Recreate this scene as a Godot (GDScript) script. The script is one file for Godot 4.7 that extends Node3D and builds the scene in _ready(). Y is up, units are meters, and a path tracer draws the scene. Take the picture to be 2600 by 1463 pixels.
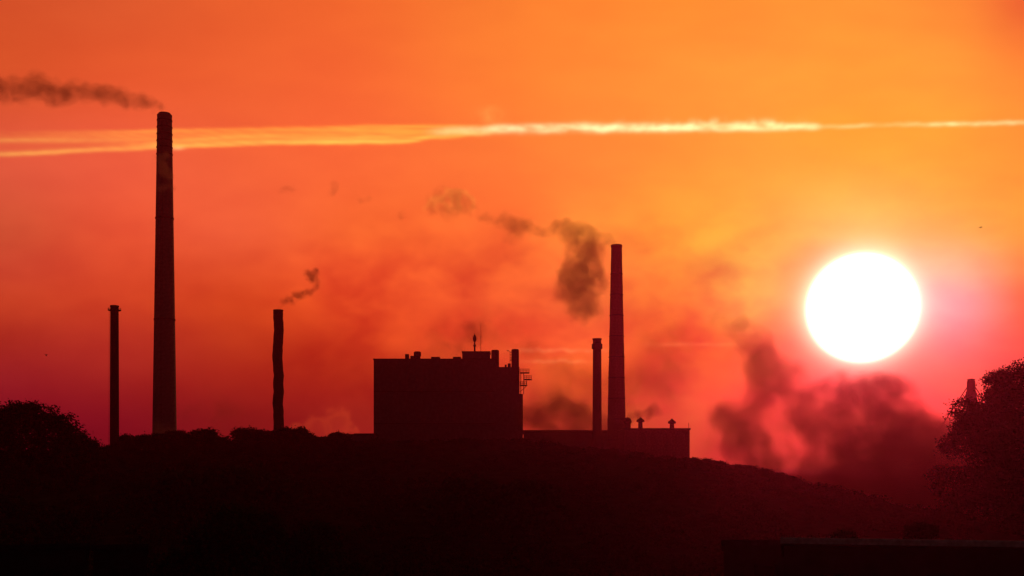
extends Node3D
# A works with tall chimneys against a low red sun, seen from an upstairs window.

const F := 2762.0        # focal length, in units of the survey sheet below (2576 wide)
const CX := 1288.0       # straight ahead
const HY := 1180.0       # the eye's horizon
const EYE := 12.0        # height of the eye above the street
const SUN_AZ := 0.3085   # radians to the right of straight ahead
const SUN_EL := 0.1387

var M := {}
var taken := {}
var rng := RandomNumberGenerator.new()
var cloud_noise := FastNoiseLite.new()
var streak_noise := FastNoiseLite.new()
var smoke_noise := FastNoiseLite.new()


# ---------------------------------------------------------------- naming and committing
func numbered(called: String) -> String:
	var n: int = taken.get(called, 0)
	taken[called] = n + 1
	return called if n == 0 else "%s_%03d" % [called, n]


func tag(o: Node, label: String, category: String, group := "", kind := "") -> void:
	if label != "":
		o.set_meta("label", label)
	if category != "":
		o.set_meta("category", category)
	if group != "":
		o.set_meta("group", group)
	if kind != "":
		o.set_meta("kind", kind)


func thing(called: String, label: String, category: String, at_point: Vector3, group := "", turn := 0.0) -> Node3D:
	var o := Node3D.new()
	o.name = numbered(called)
	add_child(o)
	o.position = at_point
	o.rotation.y = turn
	tag(o, label, category, group)
	return o


func part(called: String, mesh: Mesh, mat: Material, parent: Node, where := Vector3.ZERO) -> MeshInstance3D:
	var o := MeshInstance3D.new()
	o.name = called
	o.mesh = mesh
	o.material_override = mat
	o.position = where
	if parent == self:
		o.name = numbered(called)
	parent.add_child(o, true)
	return o


func spot(px: float, py: float, d: float) -> Vector3:
	return Vector3((px - CX) * d / F, EYE + (HY - py) * d / F, -d)


# ---------------------------------------------------------------- shapes
func tool() -> SurfaceTool:
	var st := SurfaceTool.new()
	st.begin(Mesh.PRIMITIVE_TRIANGLES)
	return st


func done(st: SurfaceTool) -> ArrayMesh:
	st.generate_normals()
	return st.commit()


func quad(st: SurfaceTool, a: Vector3, b: Vector3, c: Vector3, d: Vector3, sg := 0xFFFFFFFF) -> void:
	st.set_smooth_group(sg)
	for v in [a, b, c, a, c, d]:
		st.add_vertex(v)


func add_box(st: SurfaceTool, lo: Vector3, hi: Vector3) -> void:
	var p := func(x, y, z): return Vector3(lo.x if x == 0 else hi.x, lo.y if y == 0 else hi.y, lo.z if z == 0 else hi.z)
	quad(st, p.call(0, 1, 1), p.call(1, 1, 1), p.call(1, 0, 1), p.call(0, 0, 1))
	quad(st, p.call(1, 1, 0), p.call(0, 1, 0), p.call(0, 0, 0), p.call(1, 0, 0))
	quad(st, p.call(0, 1, 0), p.call(0, 1, 1), p.call(0, 0, 1), p.call(0, 0, 0))
	quad(st, p.call(1, 1, 1), p.call(1, 1, 0), p.call(1, 0, 0), p.call(1, 0, 1))
	quad(st, p.call(0, 1, 0), p.call(1, 1, 0), p.call(1, 1, 1), p.call(0, 1, 1))
	quad(st, p.call(0, 0, 1), p.call(1, 0, 1), p.call(1, 0, 0), p.call(0, 0, 0))


func box(lo: Vector3, hi: Vector3) -> ArrayMesh:
	var st := tool()
	add_box(st, lo, hi)
	return done(st)


# Rings of (radius, height); wob pushes each ring and each corner about.
func add_lathe(st: SurfaceTool, rings: Array, seg := 24, base := Vector3.ZERO, wob := 0.0, seed_at := 0.0) -> void:
	var rows := []
	for i in rings.size():
		var row := PackedVector3Array()
		var off := Vector3.ZERO
		if wob > 0.0:
			off = Vector3(smoke_noise.get_noise_2d(rings[i].y * 9.0, seed_at), 0, smoke_noise.get_noise_2d(rings[i].y * 9.0, seed_at + 50.0)) * wob
		for k in seg:
			var a := TAU * k / seg
			var r: float = rings[i].x
			if wob > 0.0:
				r *= 1.0 + 0.12 * wob * smoke_noise.get_noise_3d(cos(a) * 60.0, rings[i].y * 14.0, sin(a) * 60.0 + seed_at)
			row.append(base + off + Vector3(cos(a) * r, rings[i].y, sin(a) * r))
		rows.append(row)
	for i in rings.size() - 1:
		for k in seg:
			var n := (k + 1) % seg
			quad(st, rows[i + 1][k], rows[i + 1][n], rows[i][n], rows[i][k], i + 1)
	var top: float = rings[-1].y
	if rings[-1].x > 0.02:
		st.set_smooth_group(0xFFFFFFFF)
		for k in seg:
			for v in [base + Vector3(0, top, 0), rows[-1][(k + 1) % seg], rows[-1][k]]:
				st.add_vertex(v)


func lathe(rings: Array, seg := 24, base := Vector3.ZERO, wob := 0.0, seed_at := 0.0) -> ArrayMesh:
	var st := tool()
	add_lathe(st, rings, seg, base, wob, seed_at)
	return done(st)


func add_tube(st: SurfaceTool, a: Vector3, b: Vector3, ra: float, rb := -1.0, seg := 6) -> void:
	if rb < 0.0:
		rb = ra
	var y := (b - a).normalized()
	var x := y.cross(Vector3.UP if absf(y.y) < 0.9 else Vector3.RIGHT).normalized()
	var z := x.cross(y)
	for k in seg:
		var u := TAU * k / seg
		var w := TAU * (k + 1) / seg
		var du := x * cos(u) + z * sin(u)
		var dw := x * cos(w) + z * sin(w)
		quad(st, b + dw * rb, b + du * rb, a + du * ra, a + dw * ra, 1)
		st.set_smooth_group(0xFFFFFFFF)
		for v in [b, b + du * rb, b + dw * rb, a, a + dw * ra, a + du * ra]:
			st.add_vertex(v)


func tube(a: Vector3, b: Vector3, ra: float, rb := -1.0, seg := 6) -> ArrayMesh:
	var st := tool()
	add_tube(st, a, b, ra, rb, seg)
	return done(st)


# ---------------------------------------------------------------- materials
func grain(base: Color, spread: float, scale: float, rough: float, seed_n: int, relief := 0.0) -> StandardMaterial3D:
	var n := FastNoiseLite.new()
	n.seed = seed_n
	n.frequency = 0.02
	n.fractal_octaves = 5
	var g := Gradient.new()
	var lo := Color(base.r * (1.0 - spread), base.g * (1.0 - spread), base.b * (1.0 - spread))
	var hi := Color(base.r * (1.0 + spread), base.g * (1.0 + spread), base.b * (1.0 + spread))
	g.set_color(0, lo.linear_to_srgb())
	g.set_color(1, hi.linear_to_srgb())
	var t := NoiseTexture2D.new()
	t.width = 256
	t.height = 256
	t.seamless = true
	t.noise = n
	t.color_ramp = g
	var m := StandardMaterial3D.new()
	m.albedo_texture = t
	m.roughness = rough
	if rough > 0.6:
		m.specular_mode = BaseMaterial3D.SPECULAR_DISABLED
	m.uv1_triplanar = true
	m.uv1_world_triplanar = true
	m.uv1_scale = Vector3.ONE * scale
	if relief > 0.0:
		var h := NoiseTexture2D.new()
		h.width = 256
		h.height = 256
		h.seamless = true
		h.noise = n
		m.heightmap_enabled = true
		m.heightmap_texture = h
		m.heightmap_scale = relief
	return m


func leaf_material(c: Color) -> StandardMaterial3D:
	var m := StandardMaterial3D.new()
	m.albedo_color = Color.WHITE
	m.vertex_color_use_as_albedo = true
	m.roughness = 0.7
	m.specular_mode = BaseMaterial3D.SPECULAR_DISABLED
	m.backlight_enabled = true
	m.backlight = Color(c.r * 0.4, c.g * 0.4, c.b * 0.4).linear_to_srgb()
	return m


# ---------------------------------------------------------------- the sky
func ramp(xs: Array, ys: Array, x: float) -> float:
	if x <= xs[0]:
		return ys[0]
	for i in range(1, xs.size()):
		if x < xs[i]:
			var t: float = (x - xs[i - 1]) / (xs[i] - xs[i - 1])
			t = t * t * (3.0 - 2.0 * t)
			return lerpf(ys[i - 1], ys[i], t)
	return ys[-1]


# Dawn air by direction alone: brightest round the sun, falling off to a dim mauve overhead and behind.
func wide_sky(dir: Vector3, sun: Vector3) -> Vector3:
	var g := acos(clampf(dir.dot(sun), -1.0, 1.0))
	var up := maxf(dir.y, 0.0)
	var low := exp(-up * 3.2)
	var near := exp(-g * g / 0.55)
	var far := exp(-g / 0.9)
	var c := Vector3(0.62, 0.15, 0.03) * near * (0.2 + 0.8 * exp(-up * 2.0))
	c += Vector3(0.16, 0.03, 0.014) * far * low
	c += Vector3(0.022, 0.010, 0.012) * (0.35 + 0.65 * low)
	c += Vector3(0.004, 0.004, 0.007) * up
	return c


const GX := [0.0, 300.0, 600.0, 900.0, 1288.0, 1500.0, 1720.0, 1900.0, 2150.0, 2400.0, 2576.0]
const GY := [0.0, 200.0, 400.0, 580.0, 670.0, 760.0, 860.0, 950.0, 1050.0, 1140.0]
var G := [
	[Vector3(0.693, 0.0882, 0.0231), Vector3(0.749, 0.1037, 0.0274), Vector3(0.849, 0.1238, 0.0276), Vector3(0.934, 0.1547, 0.0290), Vector3(0.994, 0.2279, 0.0317), Vector3(1.054, 0.2583, 0.0328), Vector3(1.028, 0.2877, 0.0335), Vector3(1.020, 0.3050, 0.0364), Vector3(1.010, 0.3230, 0.0382), Vector3(0.987, 0.2749, 0.0371), Vector3(0.848, 0.1395, 0.0311)],
	[Vector3(0.732, 0.0929, 0.0252), Vector3(0.841, 0.1092, 0.0299), Vector3(0.899, 0.1296, 0.0323), Vector3(0.970, 0.1547, 0.0343), Vector3(1.035, 0.2437, 0.0357), Vector3(1.061, 0.2885, 0.0381), Vector3(1.052, 0.3274, 0.0403), Vector3(1.010, 0.3551, 0.0415), Vector3(0.956, 0.3753, 0.0383), Vector3(0.985, 0.3610, 0.0402), Vector3(1.005, 0.2867, 0.0370)],
	[Vector3(0.804, 0.1092, 0.0499), Vector3(0.918, 0.1245, 0.0523), Vector3(0.949, 0.1378, 0.0437), Vector3(1.011, 0.1610, 0.0405), Vector3(1.014, 0.2139, 0.0381), Vector3(1.057, 0.2750, 0.0401), Vector3(0.975, 0.3320, 0.0384), Vector3(0.930, 0.3894, 0.0409), Vector3(0.826, 0.4312, 0.0373), Vector3(0.885, 0.4050, 0.0373), Vector3(0.921, 0.3415, 0.0354)],
	[Vector3(0.677, 0.0909, 0.0358), Vector3(0.859, 0.0989, 0.0370), Vector3(0.949, 0.1328, 0.0437), Vector3(0.981, 0.1485, 0.0302), Vector3(1.042, 0.1879, 0.0339), Vector3(1.060, 0.3077, 0.0398), Vector3(0.930, 0.3952, 0.0367), Vector3(0.763, 0.4594, 0.0506), Vector3(0.510, 0.5424, 0.1004), Vector3(0.642, 0.4627, 0.0776), Vector3(0.787, 0.3751, 0.0428)],
	[Vector3(0.659, 0.0711, 0.0298), Vector3(0.770, 0.0779, 0.0265), Vector3(0.804, 0.0909, 0.0253), Vector3(0.964, 0.1189, 0.0257), Vector3(0.906, 0.1339, 0.0266), Vector3(1.018, 0.2157, 0.0370), Vector3(0.732, 0.2591, 0.0286), Vector3(0.547, 0.4151, 0.0589), Vector3(0.510, 0.2760, 0.0939), Vector3(0.510, 0.4940, 0.2224), Vector3(0.678, 0.2669, 0.0563)],
	[Vector3(0.615, 0.0567, 0.0192), Vector3(0.690, 0.0620, 0.0192), Vector3(0.708, 0.0679, 0.0136), Vector3(0.859, 0.0883, 0.0175), Vector3(0.875, 0.1131, 0.0244), Vector3(0.803, 0.1483, 0.0277), Vector3(0.775, 0.2426, 0.0251), Vector3(0.510, 0.3720, 0.0619), Vector3(0.510, 0.2888, 0.1116), Vector3(0.487, 0.3735, 0.3034), Vector3(0.589, 0.1722, 0.0528)],
	[Vector3(0.437, 0.0291, 0.0155), Vector3(0.518, 0.0367, 0.0175), Vector3(0.531, 0.0422, 0.0103), Vector3(0.653, 0.0543, 0.0102), Vector3(0.876, 0.0958, 0.0201), Vector3(0.821, 0.1218, 0.0218), Vector3(0.579, 0.1309, 0.0068), Vector3(0.469, 0.1557, 0.0226), Vector3(0.510, 0.2010, 0.0939), Vector3(0.510, 0.2066, 0.1440), Vector3(0.487, 0.1222, 0.0533)],
	[Vector3(0.324, 0.0160, 0.0194), Vector3(0.376, 0.0211, 0.0153), Vector3(0.386, 0.0238, 0.0090), Vector3(0.405, 0.0281, 0.0058), Vector3(0.705, 0.0938, 0.0160), Vector3(0.646, 0.1064, 0.0065), Vector3(0.372, 0.1106, 0.0042), Vector3(0.444, 0.1224, 0.0126), Vector3(0.478, 0.1118, 0.0780), Vector3(0.510, 0.1325, 0.0539), Vector3(0.478, 0.0696, 0.0371)],
	[Vector3(0.217, 0.0079, 0.0208), Vector3(0.197, 0.0067, 0.0140), Vector3(0.194, 0.0113, 0.0083), Vector3(0.257, 0.0184, 0.0070), Vector3(0.426, 0.0623, 0.0081), Vector3(0.349, 0.0717, 0.0032), Vector3(0.228, 0.0912, 0.0039), Vector3(0.396, 0.0877, 0.0097), Vector3(0.415, 0.0954, 0.0226), Vector3(0.436, 0.0760, 0.0226), Vector3(0.415, 0.0591, 0.0226)],
	[Vector3(0.162, 0.0045, 0.0174), Vector3(0.151, 0.0045, 0.0115), Vector3(0.206, 0.0075, 0.0100), Vector3(0.253, 0.0114, 0.0100), Vector3(0.422, 0.0337, 0.0122), Vector3(0.446, 0.0407, 0.0095), Vector3(0.198, 0.0582, 0.0032), Vector3(0.305, 0.0506, 0.0080), Vector3(0.340, 0.0557, 0.0106), Vector3(0.376, 0.0591, 0.0131), Vector3(0.358, 0.0428, 0.0131)],
]



func catmull(a: Vector3, b: Vector3, c: Vector3, d: Vector3, t: float) -> Vector3:
	return 0.5 * (2.0 * b + (c - a) * t + (2.0 * a - 5.0 * b + 4.0 * c - d) * t * t + (3.0 * b - a - 3.0 * c + d) * t * t * t)


# Survey colours of the dawn sky, smooth between the places where they were taken.
func surveyed(X: float, Y: float) -> Vector3:
	X = clampf(X, GX[0], GX[-1] - 0.01)
	Y = clampf(Y, GY[0], GY[-1] - 0.01)
	var i := 0
	while X >= GX[i + 1]:
		i += 1
	var j := 0
	while Y >= GY[j + 1]:
		j += 1
	var tx: float = (X - GX[i]) / (GX[i + 1] - GX[i])
	var ty: float = (Y - GY[j]) / (GY[j + 1] - GY[j])
	var rows := []
	for r in 4:
		var row: Array = G[clampi(j - 1 + r, 0, G.size() - 1)]
		rows.append(catmull(row[maxi(i - 1, 0)], row[i], row[i + 1], row[mini(i + 2, row.size() - 1)], tx))
	var c := catmull(rows[0], rows[1], rows[2], rows[3], ty)
	return Vector3(maxf(c.x, 0.0), maxf(c.y, 0.0), maxf(c.z, 0.0))


# The vapour trails: how much light they add at a place in the sky.
func trails(X: float, Y: float) -> Vector3:
	var c := Vector3.ZERO
	if Y > 262.0 and Y < 430.0:
		var rag := (cloud_noise.get_noise_2d(X * 0.9, 7.0) * 5.0 + cloud_noise.get_noise_2d(X * 2.7, Y * 1.5) * 4.0) * lerpf(0.35, 1.0, smoothstep(1050.0, 1300.0, X))
		var yt := ramp([-300, 0, 300, 450, 700, 1000, 1160, 1340, 1600, 1880, 2060, 2300, 2576, 2800], [338, 330, 328, 324, 320, 314, 314, 310, 307, 304, 313, 308, 301, 298], X) + rag * 0.7
		var yb := ramp([-300, 0, 300, 450, 700, 1000, 1100, 1250, 1340, 1600, 1880, 2060, 2300, 2576, 2800], [400, 394, 380, 372, 365, 361, 350, 338, 337, 336, 330, 326, 320, 316, 312], X) + rag
		var edge := 3.5
		var inside := smoothstep(yt - edge, yt + edge, Y) * (1.0 - smoothstep(yb - edge, yb + edge, Y))
		var across := clampf((Y - yt) / maxf(yb - yt, 4.0), 0.0, 1.0)
		if X < 1300.0:
			var st := 0.5 + 0.5 * streak_noise.get_noise_2d(X * 0.28 + Y * 1.2, Y * 14.0)
			var fill := ramp([-300, 0, 200, 350, 700, 1000, 1120, 1300], [0.05, 0.14, 0.35, 0.6, 0.72, 0.9, 0.7, 0.0], X)
			var gap := 1.0 - 0.75 * ramp([0, 250, 420], [1, 0.8, 0], X) * exp(-pow((across - 0.62) / 0.17, 2.0))
			var line := exp(-pow((Y - yb + 6.0) / 5.0, 2.0)) * ramp([-300, 0, 500, 1000, 1150, 1290], [0.35, 0.55, 0.5, 0.8, 0.3, 0.0], X)
			line += exp(-pow((Y - yb + 19.0 + 4.0 * sin(X * 0.013)) / 3.0, 2.0)) * 0.35 * ramp([300, 450, 900, 1100], [0, 1, 1, 0], X)
			line += exp(-pow((Y - 353.0) / 5.0, 2.0)) * 0.35 * ramp([0, 250, 400], [1, 0.7, 0], X)
			c += Vector3(0.30, 0.24, 0.020) * inside * fill * gap * (0.25 + 1.5 * st) + Vector3(0.25, 0.32, 0.05) * line * (0.5 + st)
		if X > 1050.0:
			var core := ramp([1050, 1150, 1300, 1480, 1900, 2050, 2075, 2200, 2576], [0, 0.6, 0.95, 1.2, 1.2, 1.0, 0.35, 0.6, 0.8], X)
			var n := 0.85 + 0.8 * cloud_noise.get_noise_2d(X * 1.1, Y * 5.0) + 0.5 * streak_noise.get_noise_2d(X * 2.6, Y * 7.0)
			var mid := ramp([1050, 1340, 1600, 1880, 2060, 2300, 2576, 2800], [331, 323, 321, 319, 319, 314, 309, 305], X) + rag * 0.5
			var half := ramp([1050, 1340, 1700, 1900, 2050, 2080, 2576], [9, 11, 11, 10, 8, 4.5, 5], X)
			var body := exp(-pow(absf(Y - mid) / half, 2.6))
			var fluff := maxf(0.0, cloud_noise.get_noise_2d(X * 2.4, Y * 2.0 + 400.0)) * exp(-pow((Y - mid + 12.0) / 9.0, 2.0)) * ramp([1500, 1700, 1950, 2060], [0, 1, 1, 0], X)
			c += Vector3(0.25, 0.62, 0.34) * (body * n + fluff * 0.8) * core
		var puff := exp(-pow((X - 1235.0) / 30.0, 2.0) - pow((Y - 292.0) / 22.0, 2.0)) * (0.6 + 0.8 * cloud_noise.get_noise_2d(X * 4.0, Y * 4.0))
		c += Vector3(0.1, 0.12, 0.03) * maxf(puff, 0.0)
		c += Vector3(0.25, 0.3, 0.12) * exp(-pow((X - 447.0) / 16.0, 2.0) - pow((Y - 373.0) / 4.0, 2.0))
	if Y > 850.0 and Y < 925.0:
		var wav := cloud_noise.get_noise_2d(X * 4.0, 33.0) * 5.0
		var a := exp(-pow((Y - 881.0 - wav) / 4.5, 2.0)) * smoothstep(1240.0, 1360.0, X) * (1.0 - smoothstep(1480.0, 1560.0, X))
		a += exp(-pow((Y - 909.0 - wav) / 4.0, 2.0)) * 0.75 * smoothstep(1280.0, 1370.0, X) * (1.0 - smoothstep(1460.0, 1530.0, X))
		a += exp(-pow((Y - 867.0 - wav * 0.4) / 3.5, 2.0)) * 0.6 * smoothstep(1600.0, 1680.0, X) * (1.0 - smoothstep(1820.0, 1900.0, X))
		c += Vector3(0.22, 0.13, 0.05) * a * (0.7 + 0.8 * cloud_noise.get_noise_2d(X * 3.0, Y * 3.0))
	return c


func make_sky() -> ImageTexture:
	cloud_noise.seed = 4
	cloud_noise.frequency = 0.006
	cloud_noise.fractal_octaves = 5
	streak_noise.seed = 11
	streak_noise.frequency = 0.006
	streak_noise.fractal_octaves = 3
	var sun := Vector3(sin(SUN_AZ) * cos(SUN_EL), sin(SUN_EL), -cos(SUN_AZ) * cos(SUN_EL))
	var W := 4096
	var H := 2048
	var small := Image.create(256, 128, false, Image.FORMAT_RGBF)
	for y in 128:
		var el := PI / 2.0 - (y + 0.5) / 128.0 * PI
		for x in 256:
			var az := (x + 0.5) / 256.0 * TAU
			var c := wide_sky(Vector3(sin(az) * cos(el), sin(el), -cos(az) * cos(el)), sun)
			small.set_pixel(x, y, Color(c.x, c.y, c.z))
	small.resize(W, H, Image.INTERPOLATE_BILINEAR)
	# the dawn side in full detail
	var reach := 400
	for y in range(int(H * 0.5 - H * 31.0 / 180.0), int(H * 0.5) + 12):
		var el := PI / 2.0 - (y + 0.5) / H * PI
		for xx in range(-reach, reach):
			var az := (xx + 0.5) / W * TAU
			var dir := Vector3(sin(az) * cos(el), sin(el), -cos(az) * cos(el))
			var X := CX + F * tan(az)
			var Y := HY - F * tan(el) / cos(az)
			var off := maxf(maxf(-X, X - 2576.0), -Y)
			var w := 1.0 - smoothstep(0.0, 420.0, off)
			if w <= 0.0:
				continue
			var c := surveyed(X, Y)
			# thin uneven cloud, mostly low down
			var low := smoothstep(300.0, 800.0, Y)
			var n := cloud_noise.get_noise_2d(X * 0.55, Y * 1.5)
			var n2 := cloud_noise.get_noise_2d(X * 0.9 + 900.0, Y * 1.1)
			var n3 := cloud_noise.get_noise_2d(X * 0.6 + n * 20.0 + 3000.0, Y * 0.85 + n2 * 20.0)
			var murk := smoothstep(470.0, 700.0, Y) * smoothstep(500.0, 1000.0, X) * (1.0 - smoothstep(1850.0, 2050.0, X))
			var k := 1.0 + n * (0.05 + 0.08 * low) + n2 * 0.08 * low + (n3 - 0.02) * 0.48 * murk
			c = Vector3(c.x * (1.0 + (k - 1.0) * 0.7), c.y * (1.0 + (k - 1.0) * 1.5), c.z * k)
			c += trails(X, Y)
			# low cloud lit from behind, and a bright-rimmed puff higher up
			if X > 640.0 and X < 1260.0:
				var rag := 9.0 * cloud_noise.get_noise_2d(X * 3.0, Y * 3.0 + 70.0)
				var glow := 0.0
				for q in [[745.0, 1100.0, 34.0], [800.0, 1085.0, 42.0], [848.0, 1068.0, 38.0], [880.0, 1098.0, 24.0]]:
					var rr := sqrt(pow(X - q[0], 2.0) + pow(Y - q[1], 2.0)) + rag * 2.0
					glow = maxf(glow, (1.0 - smoothstep(q[2] * 0.8, q[2] * 1.15, rr)) * (0.45 + 0.55 * smoothstep(q[2] * 0.35, q[2], rr)))
				c += Vector3(0.17, 0.022, 0.004) * glow
				glow = 0.0
				for q in [[1098.0, 528.0, 30.0], [1128.0, 512.0, 34.0], [1160.0, 510.0, 32.0]]:
					var rr := sqrt(pow(X - q[0], 2.0) + pow(Y - q[1], 2.0)) + rag * 2.2
					glow = maxf(glow, (1.0 - smoothstep(q[2] * 0.85, q[2] * 1.1, rr)) * smoothstep(q[2] * 0.4, q[2] * 0.95, rr) * (1.0 - smoothstep(505.0, 545.0, Y)))
				c += Vector3(0.05, 0.07, 0.008) * glow
			# the sun's disc and the air round it
			var g := acos(clampf(dir.dot(sun), -1.0, 1.0)) * F
			var disc := 1.0 - smoothstep(100.0, 136.0, g)
			c += Vector3(4.0, 3.7, 3.2) * disc
			c += Vector3(0.8, 0.8, 0.6) * exp(-maxf(g - 128.0, 0.0) / 20.0)
			c += Vector3(0.12, 0.15, 0.10) * exp(-maxf(g - 128.0, 0.0) / 45.0)
			c += Vector3(0.02, 0.05, 0.13) * exp(-pow((X - 2370.0) / 110.0, 2.0) - pow((Y - 770.0) / 130.0, 2.0))
			var under := small.get_pixel(posmod(xx, W), y)
			c = Vector3(under.r, under.g, under.b).lerp(c, w)
			small.set_pixel(posmod(xx, W), y, Color(c.x, c.y, c.z))
	return ImageTexture.create_from_image(small)


# ---------------------------------------------------------------- the land
const RPX := [-900.0, 0.0, 240.0, 600.0, 870.0, 1300.0, 1500.0, 1740.0, 2000.0, 2200.0, 2576.0, 3400.0]
const RPY := [1170.0, 1160.0, 1146.0, 1140.0, 1124.0, 1124.0, 1140.0, 1168.0, 1246.0, 1305.0, 1345.0, 1350.0]
var land_noise := FastNoiseLite.new()


func land(x: float, z: float) -> float:
	var d := -z
	var crest := EYE + (HY - ramp(RPX, RPY, CX + x * F / 340.0)) * 340.0 / F
	var s := smoothstep(70.0, 335.0, d)
	if d > 340.0:
		s = 1.0 - 0.75 * smoothstep(340.0, 430.0, d) - 0.25 * smoothstep(430.0, 1200.0, d)
	var bumps := land_noise.get_noise_2d(x, z) * 1.2 * smoothstep(80.0, 200.0, d)
	return crest * s + bumps * (1.0 - smoothstep(900.0, 1500.0, d))


func make_land() -> void:
	land_noise.seed = 5
	land_noise.frequency = 0.012
	land_noise.fractal_octaves = 4
	var xs := []
	var zs := []
	var t := -1.0
	for i in 141:
		t = -1.0 + i / 70.0
		xs.append(signf(t) * (absf(t) * 320.0 + pow(absf(t), 5.0) * 2200.0))
	for i in 150:
		var q := i / 149.0
		zs.append(60.0 - q * 760.0 - pow(q, 8.0) * 2200.0)
	var st := tool()
	st.set_smooth_group(0)
	for i in xs.size():
		for j in zs.size():
			st.add_vertex(Vector3(xs[i], land(xs[i], zs[j]), zs[j]))
	for i in xs.size() - 1:
		for j in zs.size() - 1:
			var a := i * zs.size() + j
			var b := a + zs.size()
			for k in [a, a + 1, b + 1, a, b + 1, b]:
				st.add_index(k)
	st.generate_normals()
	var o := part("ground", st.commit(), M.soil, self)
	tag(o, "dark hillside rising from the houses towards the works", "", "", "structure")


# ---------------------------------------------------------------- foliage
# A crown of single leaves set thickly round the skins of its lobes: [centre, radii] each.
func crown(lobes: Array, count: int, leaf: float, tone: Color, seed_n: int) -> ArrayMesh:
	rng.seed = seed_n
	var v := PackedVector3Array()
	var nn := PackedVector3Array()
	var cc := PackedColorArray()
	var ix := PackedInt32Array()
	var all := lobes.duplicate()
	for l in lobes:
		for q in 5:
			var dir := Vector3(rng.randfn(), rng.randfn() * 0.9 + 0.3, rng.randfn()).normalized()
			var k := rng.randf_range(0.24, 0.42)
			all.append([l[0] + Vector3(dir.x * l[1].x, dir.y * l[1].y, dir.z * l[1].z) * 0.92, l[1] * k])
	lobes = all
	var total := 0.0
	for l in lobes:
		total += l[1].x * l[1].y + l[1].y * l[1].z
	for l in lobes:
		var many := int(count * (l[1].x * l[1].y + l[1].y * l[1].z) / total)
		var lobe_tone := rng.randf_range(0.75, 1.3)
		var sprays := maxi(6, many / 22)
		for s in sprays:
			var dir := Vector3(rng.randfn(), rng.randfn() + 0.25, rng.randfn()).normalized()
			var deep := 1.06 - 0.6 * pow(rng.randf(), 1.6)
			if rng.randf() < 0.03:
				deep = rng.randf_range(1.04, 1.22)
			var c: Vector3 = l[0] + Vector3(dir.x * l[1].x, dir.y * l[1].y, dir.z * l[1].z) * deep
			var t := lobe_tone * rng.randf_range(0.8, 1.25)
			for q in 22:
				var p := c + Vector3(rng.randfn(), rng.randfn() * 0.6, rng.randfn()) * leaf * 1.35
				var a := Vector3(rng.randfn(), rng.randfn() * 0.6, rng.randfn()).normalized()
				var b := a.cross(Vector3(rng.randfn(), rng.randfn(), rng.randfn())).normalized()
				var size := leaf * rng.randf_range(0.6, 1.25)
				a *= size
				b *= size * 0.38
				var fold := a.cross(b).normalized() * size * 0.12
				var n := a.cross(b).normalized()
				var at := v.size()
				v.append(p - a * 0.5)
				v.append(p + b + fold)
				v.append(p + a * 0.5)
				v.append(p - b + fold)
				var col := Color(tone.r * t, tone.g * t, tone.b * t)
				for k in 4:
					nn.append(n)
					cc.append(col)
				for k in [0, 1, 2, 0, 2, 3]:
					ix.append(at + k)
	var arr := []
	arr.resize(Mesh.ARRAY_MAX)
	arr[Mesh.ARRAY_VERTEX] = v
	arr[Mesh.ARRAY_NORMAL] = nn
	arr[Mesh.ARRAY_COLOR] = cc
	arr[Mesh.ARRAY_INDEX] = ix
	var m := ArrayMesh.new()
	m.add_surface_from_arrays(Mesh.PRIMITIVE_TRIANGLES, arr)
	return m


# Lobes that fill a round crown of the given half width, from low to high.
func round_lobes(half: float, low: float, high: float, many: int, seed_n: int, flat := 0.7) -> Array:
	rng.seed = seed_n
	var out := [[Vector3(0, (low + high) * 0.5, 0), Vector3(half * 0.5, (high - low) * 0.34, half * 0.5)]]
	for i in many:
		var h := rng.randf_range(0.12, 0.9)
		var a := TAU * (i * 0.382 + rng.randf() * 0.15)
		var reach := half * sqrt(maxf(0.06, 1.0 - pow((h - 0.35) / 0.68, 2.0))) * rng.randf_range(0.6, 0.95)
		var r := half * rng.randf_range(0.18, 0.36)
		out.append([Vector3(cos(a) * reach, lerpf(low, high, h), sin(a) * reach), Vector3(r, r * flat, r)])
	out.append([Vector3(rng.randf_range(-0.2, 0.2) * half, high - half * 0.22, 0), Vector3(half * 0.38, half * 0.25, half * 0.38)])
	return out


func tree(label: String, base: Vector3, lobes: Array, trunk_r: float, count: int, leaf: float, seed_n: int, group := "", called := "broadleaf_tree", bush := false) -> Node3D:
	var t := thing(called, label, "bush" if bush else "tree", base, group)
	var fork: Vector3 = lobes[0][0] * Vector3(1, 0.55, 1)
	var st := tool()
	add_tube(st, Vector3(0, -0.6, 0), Vector3(fork.x * 0.3, fork.y * 0.5, fork.z * 0.3), trunk_r * 1.2, trunk_r * 0.85, 9)
	add_tube(st, Vector3(fork.x * 0.3, fork.y * 0.5, fork.z * 0.3), fork, trunk_r * 0.85, trunk_r * 0.6, 9)
	add_tube(st, fork, lobes[0][0], trunk_r * 0.6, trunk_r * 0.2, 7)
	var tr := part("stem" if bush else "trunk", done(st), M.bark, t)
	for i in mini(7, lobes.size() - 1):
		var l: Vector3 = lobes[i + 1][0]
		var lb := tool()
		var knee := fork.lerp(l, 0.5) + Vector3(0, -0.08 * l.length() * 0.3, 0)
		add_tube(lb, fork.lerp(Vector3.ZERO, 0.1 * (i % 3)), knee, trunk_r * 0.42, trunk_r * 0.25)
		add_tube(lb, knee, l, trunk_r * 0.25, trunk_r * 0.08)
		part("limb", done(lb), M.bark, tr)
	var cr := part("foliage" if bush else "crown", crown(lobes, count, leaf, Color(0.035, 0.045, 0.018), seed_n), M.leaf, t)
	cr.set_meta("kind", "stuff")
	return t


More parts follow.
